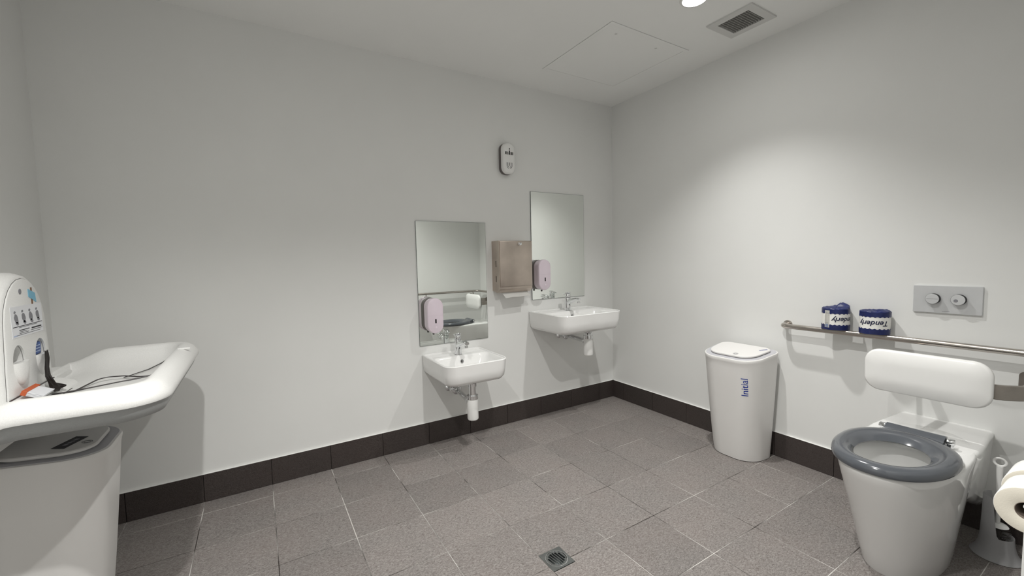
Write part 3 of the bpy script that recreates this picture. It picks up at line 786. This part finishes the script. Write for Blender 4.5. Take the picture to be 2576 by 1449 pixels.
# ---- wrapped toilet rolls on the rail
def wrapped_roll(y, phi, label, text_phi, tuft, patch):
    R0, HH = .0595, .110
    x0 = -.0625; zb = RZ + RR - .0012
    t = thing('wrapped_toilet_roll', label, 'toilet roll', (x0, y, zb), group='wrapped rolls on the grab rail')
    n = 72
    def rr_at(i, z):
        th = 2 * PI * i / n
        k = noise.noise(Vector((math.cos(th) * 2.2 + y * 9, math.sin(th) * 2.2, z * 22)))
        return R0 - .0018 + .0018 * k
    def ringz(z, add=0.0): return [((rr_at(i, z) + add) * math.cos(2 * PI * i / n), (rr_at(i, z) + add) * math.sin(2 * PI * i / n), z) for i in range(n)]
    zs = [.004 + (HH - .010) * k / 14 for k in range(15)]
    rings = [[(p[0] * .80, p[1] * .80, .0) for p in ringz(0)], [(p[0] * .965, p[1] * .965, .001) for p in ringz(0)]] + [ringz(z) for z in zs]
    body = link('wrapper', loft(rings, True, False), WRAPW, t, smooth=60)
    # folded blue top
    tops = [ringz(zs[-1], .0006)]
    for f, z in ((.97, HH - .002), (.86, HH + .001), (.62, HH - .001), (.36, HH - .004), (.12, HH - .006)):
        row = []
        for i in range(n):
            th = 2 * PI * i / n
            cr = .0045 * noise.noise(Vector((math.cos(th) * 5 * f + 3, math.sin(th) * 5 * f + y * 7, 1))) + .003 * math.sin(th * 7 + f * 5) * (1 - f)
            lift = tuft * .030 * math.exp(-((th - (phi - .9)) % (2 * PI) - PI) ** 2 * 1.2) * (1 - abs(f - .55) * 1.2)
            row.append(((R0 - .0015) * f * math.cos(th), (R0 - .0015) * f * math.sin(th), z + cr + max(0, lift)))
        tops.append(row)
    link('folded_top', loft(tops, False, True), WRAPB, t, smooth=60)
    def band(edge_lo, edge_hi, scal_lo, scal_hi, name):
        rows = []
        for k in range(7):
            q = k / 6; row = []
            for i in range(n * 2):
                th = 2 * PI * i / (n * 2)
                sc = .0042 * abs(math.sin(th * 10))
                lo = edge_lo + (sc if scal_lo else 0); hi = edge_hi - (sc if scal_hi else 0)
                z = lo + (hi - lo) * q
                r_ = rr_at(i / 2, z) + .0009
                row.append((r_ * math.cos(th), r_ * math.sin(th), z))
            rows.append(row)
        return link(name, loft(rows, False, False), WRAPB, body, smooth=60)
    band(.080, HH - .004, True, False, 'blue_band')
    band(.0008, .0295, False, True, 'blue_band')
    tb = text_mesh('Tenderly', .0335, shear=.25, offset=.0006)
    def wrapf(v):
        th = text_phi - v.x / R0; z = .0545 - v.y
        r_ = rr_at((th / (2 * PI) * n) % n, z) + .0011
        return (r_ * math.cos(th), r_ * math.sin(th), z)
    bmesh.ops.subdivide_edges(tb, edges=[e for e in tb.edges if e.calc_length() > .006], cuts=2)
    link('lettering', warp(tb, wrapf), INKB, body, smooth=0)
    if patch:
        def patchf(w0, z0, z1, add, mat, name, off=0):
            rows = []
            for k in range(9):
                z = z0 + (z1 - z0) * k / 8
                rows.append([((rr_at((th / (2 * PI) * n) % n, z) + add) * math.cos(th), (rr_at((th / (2 * PI) * n) % n, z) + add) * math.sin(th), z) for th in [phi - .62 + off + w0 * (q / 6 - .5) for q in range(7)]])
            b = loft(rows, False, False, closed=False); bmesh.ops.solidify(b, geom=b.faces[:], thickness=.0004)
            link(name, b, mat, body)
        patchf(.40, .012, .099, .0017, WRAPW, 'seam_tab')
        patchf(.26, .014, .030, .0022, PALEB, 'print_patch')
        patchf(.26, .0345, .0355, .0022, INKB, 'print_line')
        patchf(.24, .085, .0865, .0022, INKG, 'print_line', .03)
    return t
PHI = PI + math.radians(19)
wrapped_roll(-1.638, PI + math.radians(20), 'blue and white wrapped toilet roll with torn top and seam tab, on the rail', PI + math.radians(20) + .80, 1.0, True)
wrapped_roll(-1.7975, PI + math.radians(17), 'blue and white wrapped toilet roll showing its whole upside-down name, on the rail', PI + math.radians(17) - .06, 0.15, False)

# ---- toilet brush
t = thing('toilet_brush_holder', 'light grey plastic toilet brush holder in the corner by the toilet', 'brush holder', (-.170, -2.234, 0))
n = 48
def cutz(th):
    # tall back shield on the wall-left side, low open front
    k = .5 + .5 * math.cos(th - math.radians(100))
    return .085 + .155 * smooth01((k - .48) / .26)
rows = []
for q in range(12):
    f = q / 11; row = []
    for i in range(n):
        th = 2 * PI * i / n; z = cutz(th) * f
        r_ = .0455 + .026 * math.exp(-z / .026) - .004 * smooth01(z / .27)
        row.append((r_ * math.cos(th), r_ * math.sin(th), z + .002))
    rows.append(row)
b = loft(rows, True, False); bmesh.ops.solidify(b, geom=[f for f in b.faces if len(f.verts) == 4], thickness=-.003)
link('cup', b, BRUSHP, t, smooth=50)
t2 = thing('toilet_brush', 'white toilet brush with ring-topped handle standing in its holder', 'brush', (-.170, -2.234, .010))
hp = bmesh.new()
tube([(0, 0, .12), (.004, .002, .25), (.010, .004, .345)], [.0065, .0075, .010], 12, hp, 1)
handle = link('handle', hp, PLAST, t2)
loop = [(.010 + .004 * k_, .004 + .016 * math.cos(2 * PI * i / 28), .362 + .015 * math.sin(2 * PI * i / 28)) for k_ in (0,) for i in range(29)]
link('hanging_loop', tube(loop, .0045, 10, cap=False), PLAST, handle)
link('splash_guard', lathe([(.028, .112), (.030, .113), (.026, .118), (.010, .122), (.006, .123)], 24), PLAST, t2)
bb = bmesh.new()
for i in range(150):
    th = random.uniform(0, 2 * PI); z = random.uniform(.012, .104); el = random.uniform(-.3, .3)
    r1 = .036 if z > .03 else .030
    d_ = Vector((math.cos(th), math.sin(th), el)).normalized()
    tube([Vector((0, 0, z)) + d_ * .006, Vector((0, 0, z)) + d_ * r1], .0012, 4, bb)
o = link('bristles', bb, BRIST, t2, smooth=0); o['kind'] = 'stuff'
link('brush_core', lathe([(.012, .006), (.012, .112)], 12), BRIST, t2)

# ---- toilet roll holder on the near wall
RYC, RZC, RXC = -2.417, .598, -1.110
t = thing('toilet_roll_holder', 'double toilet roll holder on the near wall beside the toilet', 'roll holder', (0, 0, 0))
link('spindle', tube([(RXC - .008, RYC, RZC + .013), (RXC + .235, RYC, RZC + .013)], .0065, 12), PLAST, t)
link('bracket', box(RXC + .232, RXC + .242, YN, RYC + .012, RZC - .012, RZC + .026, .003), STEEL, t)
link('bracket', box(RXC + .1095, RXC + .1165, YN, RYC + .010, RZC - .004, RZC + .024, .002), STEEL, t)
link('wall_plate', box(RXC + .06, RXC + .26, YN, YN + .004, RZC - .02, RZC + .034, .0015), STEEL, t)
for k in range(2):
    x = RXC + .118 * k; R0 = .0535 if k == 0 else .060
    r = thing('toilet_roll', ('open white toilet roll with cream end on the holder spindle', 'open white toilet roll further in on the holder, next to the corner')[k], 'toilet roll', (x, RYC, RZC - (0 if k == 0 else 0.0)), group='rolls on the holder')
    def ringr(rr_, xx): return [(xx, rr_ * math.cos(2 * PI * i / 48), rr_ * math.sin(2 * PI * i / 48) + (0 if k == 0 else 0)) for i in range(48)]
    link('paper', loft([ringr(.0205, .104), ringr(R0 - .002, .104), ringr(R0, .101), ringr(R0, .003), ringr(R0 - .001, .0008)], False, False), PAPER, r, smooth=50)
    link('end_face', loft([ringr(R0 - .001, .0008), ringr(R0 - .003, 0), ringr(.0215, 0), ringr(.0205, .0006)], False, False), PAPERC, r, smooth=50)
    link('core', loft([ringr(.0205, .0005), ringr(.0205, .104), ringr(.0195, .104), ringr(.0195, .0005), ringr(.0205, .0005)], False, False), CARD, r, smooth=50)

# ================================================================== BABY CHANGING STATION
XW = -3.3263
BX0, BX1, BY0, BY1 = -3.235, -2.812, -1.150, -.300
ZB = .872
t = thing('changing_station', 'white folded-down baby changing table on the left wall', 'changing table', (0, 0, 0))
def dip(x, z, amt=1.0):
    return z - .042 * amt * smooth01((-3.10 - x) / .12)
def bring(ins, z, amt=1.0, r=.105):
    P = round_poly([(BX0 + ins * .35, BY0 + ins), (BX1 - ins, BY0 + ins), (BX1 - ins, BY1 - ins), (BX0 + ins * .35, BY1 - ins)], [.004, max(.02, r - ins * .7), max(.02, r - ins * .7), .004], 10)
    # extra points along the long sides so that the rim can dip
    out = []
    m = len(P)
    for i in range(m):
        a_, c_ = Vector(P[i]), Vector(P[(i + 1) % m]); out.append(P[i])
        if i % 11 == 10:
            for q in range(1, 16): v = a_.lerp(c_, q / 16); out.append((v.x, v.y))
    return [(x, y, dip(x, z, amt)) for x, y in out]
tray = loft([bring(.010, ZB - .042), bring(.002, ZB - .040), bring(0, ZB - .032), bring(.004, ZB - .020), bring(.014, ZB - .004), bring(.028, ZB + .007), bring(.044, ZB + .012), bring(.056, ZB + .011), bring(.063, ZB + .004), bring(.067, ZB - .008), bring(.074, ZB - .026, .9), bring(.096, ZB - .050, .5), bring(.130, ZB - .064, .2), bring(.170, ZB - .067, 0)], False, True)
link('bed', tray, PLASTS, t, smooth=60)
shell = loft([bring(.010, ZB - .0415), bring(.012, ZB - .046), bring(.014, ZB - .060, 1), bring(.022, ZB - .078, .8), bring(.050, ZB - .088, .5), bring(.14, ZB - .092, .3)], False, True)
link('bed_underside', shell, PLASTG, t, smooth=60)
link('bed_notch', box(BX1 - .050, BX1 - .010, -.558, -.550, ZB + .008, ZB + .0152, .002), PLAST, t)
# wall housing, low behind the bed
hs = loft([[(XW, y, z) for y, z in rrect(BY0 + .03, BY1 - .03, .70, ZB - .035, .06, 8)], [(XW + .100, y, z) for y, z in rrect(BY0 + .03, BY1 - .03, .70, ZB - .035, .06, 8)], [(XW + .120, y, z) for y, z in rrect(BY0 + .05, BY1 - .05, .71, ZB - .048, .05, 8)]])
link('wall_housing', hs, PLASTS, t, smooth=50)
CY = -.716
def arch(x, grow, z0=.79, n=14, zt=1.176):
    hw = lambda z: .152 - .020 * smooth01((z - .80) / .26) + grow
    zs_ = 1.020
    pts = [(x, CY - hw(z0), z0), (x, CY - hw(.90), .90)]
    h0 = hw(zs_)
    for k in range(n + 1):
        th = PI * k / n; pts.append((x, CY - h0 * math.cos(th), zs_ + (zt - zs_ + grow) * math.sin(th)))
    pts += [(x, CY + hw(.90), .90), (x, CY + hw(z0), z0)]
    return pts
col_ = link('dispenser_column', loft([arch(XW, .022), arch(-3.225, .018), arch(-3.208, .010), arch(-3.204, .002)]), PLASTS, t, smooth=50)
seam_ = link('panel_seam', loft([arch(-3.2052, .0006), arch(-3.2034, .0005)]), DARKP, t, smooth=30)
pan_ = link('front_panel', loft([arch(-3.2045, -.0006), arch(-3.2005, -.001), arch(-3.199, -.004)]), PLASTS, t, smooth=30)
XP = -3.199
def face(y0, y1, z0, z1, th=.0006, x=XP): return box(x - .0005, x + th, y0, y1, z0, z1)
link('keyhole', along(lathe([(.008, 0), (.008, .0015), (.006, .002)], 16), (XP - .0003, -.742, 1.137), (1, 0, 0)), INKG, pan_)
link('blue_tape', loft([[(XP - .0002, y, z) for y, z in [(-.690, 1.118), (-.640, 1.098), (-.645, 1.128), (-.690, 1.142)]], [(XP + .0012, y, z) for y, z in [(-.690, 1.118), (-.640, 1.098), (-.645, 1.128), (-.690, 1.142)]]]), TAPEB, pan_, smooth=0)
link('tape_stain', face(-.672, -.662, 1.083, 1.146, .0005), BROWNS, pan_, smooth=0)
lab = link('instruction_label', face(-.812, -.608, 1.002, 1.094, .0008), LABELW, pan_, smooth=0)
# drawings and print on the label, flat shapes
def blob(cy, cz, sy, sz, mat, name, ang=0, seedv=0):
    P = []
    for i in range(18):
        th = 2 * PI * i / 18; rr_ = 1 + .25 * noise.noise(Vector((math.cos(th) * 1.5 + seedv, math.sin(th) * 1.5, 3)))
        y, z = sy * rr_ * math.cos(th), sz * rr_ * math.sin(th)
        P.append((cy + y * math.cos(ang) - z * math.sin(ang), cz + y * math.sin(ang) + z * math.cos(ang)))
    return loft([[(XP + .0006, y, z) for y, z in P], [(XP + .0011, y, z) for y, z in P]])
for k in range(4):
    yc = -.782 + .047 * k
    g = blob(yc, 1.058, .011, .015, INKG, 'drawing', .5, k); merge(g, blob(yc - .006, 1.077, .006, .004, INKK, 'd', .2, k + 5)); merge(g, blob(yc + .004, 1.043, .010, .005, INKG, 'd', -.3, k + 9))
    link('drawing', g, INKG, lab, smooth=0)
g = bmesh.new()
for z, y0, y1, hh in ((1.0335, -.806, -.614, .0010), (1.0300, -.770, -.650, .0006), (1.0215, -.770, -.705, .0012), (1.0170, -.770, -.72, .0007), (1.0125, -.770, -.71, .0007), (1.0200, -.690, -.622, .0022), (1.0140, -.695, -.615, .0007), (1.0080, -.79, -.63, .0006)):
    box(XP + .0006, XP + .0011, y0, y1, z - hh, z + hh, bm=g)
link('label_print', g, INKK, lab, smooth=0)
link('label_print', face(-.806, -.780, 1.006, 1.009, .0011), PALEB, lab, smooth=0)
# two oval liner openings with scooped lower lips
for k, yc in enumerate((-.785, -.640)):
    def oval(s, x, zc=.925, dz=0): return [(x, yc + .038 * s * math.cos(2 * PI * i / 32), zc + dz + .056 * s * math.sin(2 * PI * i / 32)) for i in range(32)]
    def slot_cut():
        dk = [(yc + .038 * math.cos(PI * i / 20), .928 + .052 * math.sin(PI * i / 20)) for i in range(21)]
        return loft([[(XP - .085, y, z) for y, z in dk], [(XP + .02, y, z) for y, z in dk]])
    for ob in (col_, seam_, pan_): carve(ob, [slot_cut()])
    rows = []
    for s_, xx in ((1.0, -.0004), (.98, .003), (.90, .007), (.72, .011), (.45, .0135), (.1, .0145)):
        rows.append([(XP + xx, yc + .038 * s_ * math.cos(th), .930 - .070 * s_ * math.sin(th)) for th in [PI * i / 20 for i in range(21)]])
    b = loft(rows, True, True, closed=True)
    link('liner_lip', b, PLASTS, pan_, smooth=60)
    if k == 1:
        pk = link('liner_pack', box(XP - .050, XP - .005, yc - .035, yc + .022, .9285, .968, .004), BLUEP, pan_)
        g = bmesh.new()
        for q in range(3): box(XP - .0052, XP - .0044, yc - .026 + .004 * q, yc + .012, .938 + .009 * q, .9405 + .009 * q, bm=g)
        link('pack_print', g, PALEB, pan_, smooth=0)
# hinge cover wedge between the column and the bed
wedge = [[(x, y, z) for x, z in round_poly([(-3.235, .79), (-3.130, .79), (-3.150, .816), (-3.198, .832), (-3.235, .832)], [.001, .004, .018, .004, .001], 4)] for y in (CY - .156, CY - .150, CY + .150, CY + .156)]
link('hinge_cover', loft(wedge), PLASTS, t, smooth=40)
link('seam_line', tube([(-3.1975, CY - .150, .8325), (-3.1975, CY + .150, .8325)], .0022, 6), DARKP, t)
link('seam_line', tube([(-3.131, CY - .150, .8045), (-3.131, CY + .060, .8045)], .0020, 6), DARKP, t)
# safety straps lying on the bed
ZS = ZB - .0655
def strap(pts, r=.0032): return tube(fillet([(x, y, ZS + dz) for x, y, dz in pts], .05, 6), r, 8, flat=.6)
st = link('safety_strap', strap([(-3.172, -.765, .010), (-3.11, -.72, 0), (-3.07, -.60, .012), (-3.01, -.61, .010), (-2.96, -.63, .003), (-2.905, -.62, .004)]), DARKP, t)
link('safety_strap', strap([(-3.168, -.770, .008), (-3.09, -.70, 0), (-3.01, -.655, 0), (-2.905, -.628, .004)], .0036), DARKP, t)
link('safety_strap', strap([(-3.01, -.61, .004), (-2.96, -.50, .003), (-2.93, -.43, .010), (-2.88, -.37, .040)], .0026), DARKP, t)

# dark film strip hanging out of the slot
rows = []
path = [((-3.184, -.662, .940), .013), ((-3.180, -.672, .912), .018), ((-3.179, -.684, .887), .021), ((-3.176, -.694, .864), .020), ((-3.168, -.704, .848), .021), ((-3.158, -.716, .838), .028), ((-3.146, -.724, .829), .038), ((-3.136, -.728, .8225), .046)]
for k, (p, hw) in enumerate(path):
    row = []
    for q in range(9):
        s_ = q / 8 - .5
        row.append((p[0] + .006 * noise.noise(Vector((s_ * 6, k * .9, 2))) + (.004 if k < 6 else 0), p[1] + 2 * hw * s_, p[2] + .010 * s_ * (1 if k > 5 else -.4) * 0 + .0025 * math.sin(q * 1.7 + k)))
    rows.append(row)
b = loft(rows, False, False, closed=False); bmesh.ops.solidify(b, geom=b.faces[:], thickness=.004)
o = link('plastic_strip', b, BROWN, smooth=60)
o_strip = o
tag(o, 'crumpled dark brown strip hanging from the changing table slot', 'strip')
# orange and white folded leaflet on the hinge cover
lf = thing('folded_leaflet', 'folded white leaflet with orange edge lying at the changing table hinge', 'leaflet', (-3.163, -.792, .8345))
Mr = Matrix.Rotation(math.radians(24), 4, 'Y')
b = bmesh.new()
for k in range(4): box(-.024 + .001 * k, .020 + .001 * k, -.044, .040 - .003 * k, -.004 + .003 * k, -.0018 + .003 * k, bm=b)
link('pages', xform(b, Mr), LABELW, lf, smooth=0)
b = box(-.026, -.014, -.046, .042, -.0045, .0095, .001)
link('orange_edge', xform(b, Mr), ORANGE, lf, smooth=0)
# the station is a full-size 0.89 m wide unit: bring it to that size against the left wall
MS = Matrix.Translation((.1180, .1182, -.0548)) @ Matrix.Scale(1.0456, 4)
for ob in (t, lf, o_strip):
    for q in [ob] + list(ob.children_recursive):
        if q.type == 'MESH' and q is not None:
            lo = Matrix.Translation(lf.location) if (q is not lf and q in lf.children_recursive) else Matrix()
            q.data.transform(lo.inverted() @ MS @ lo)
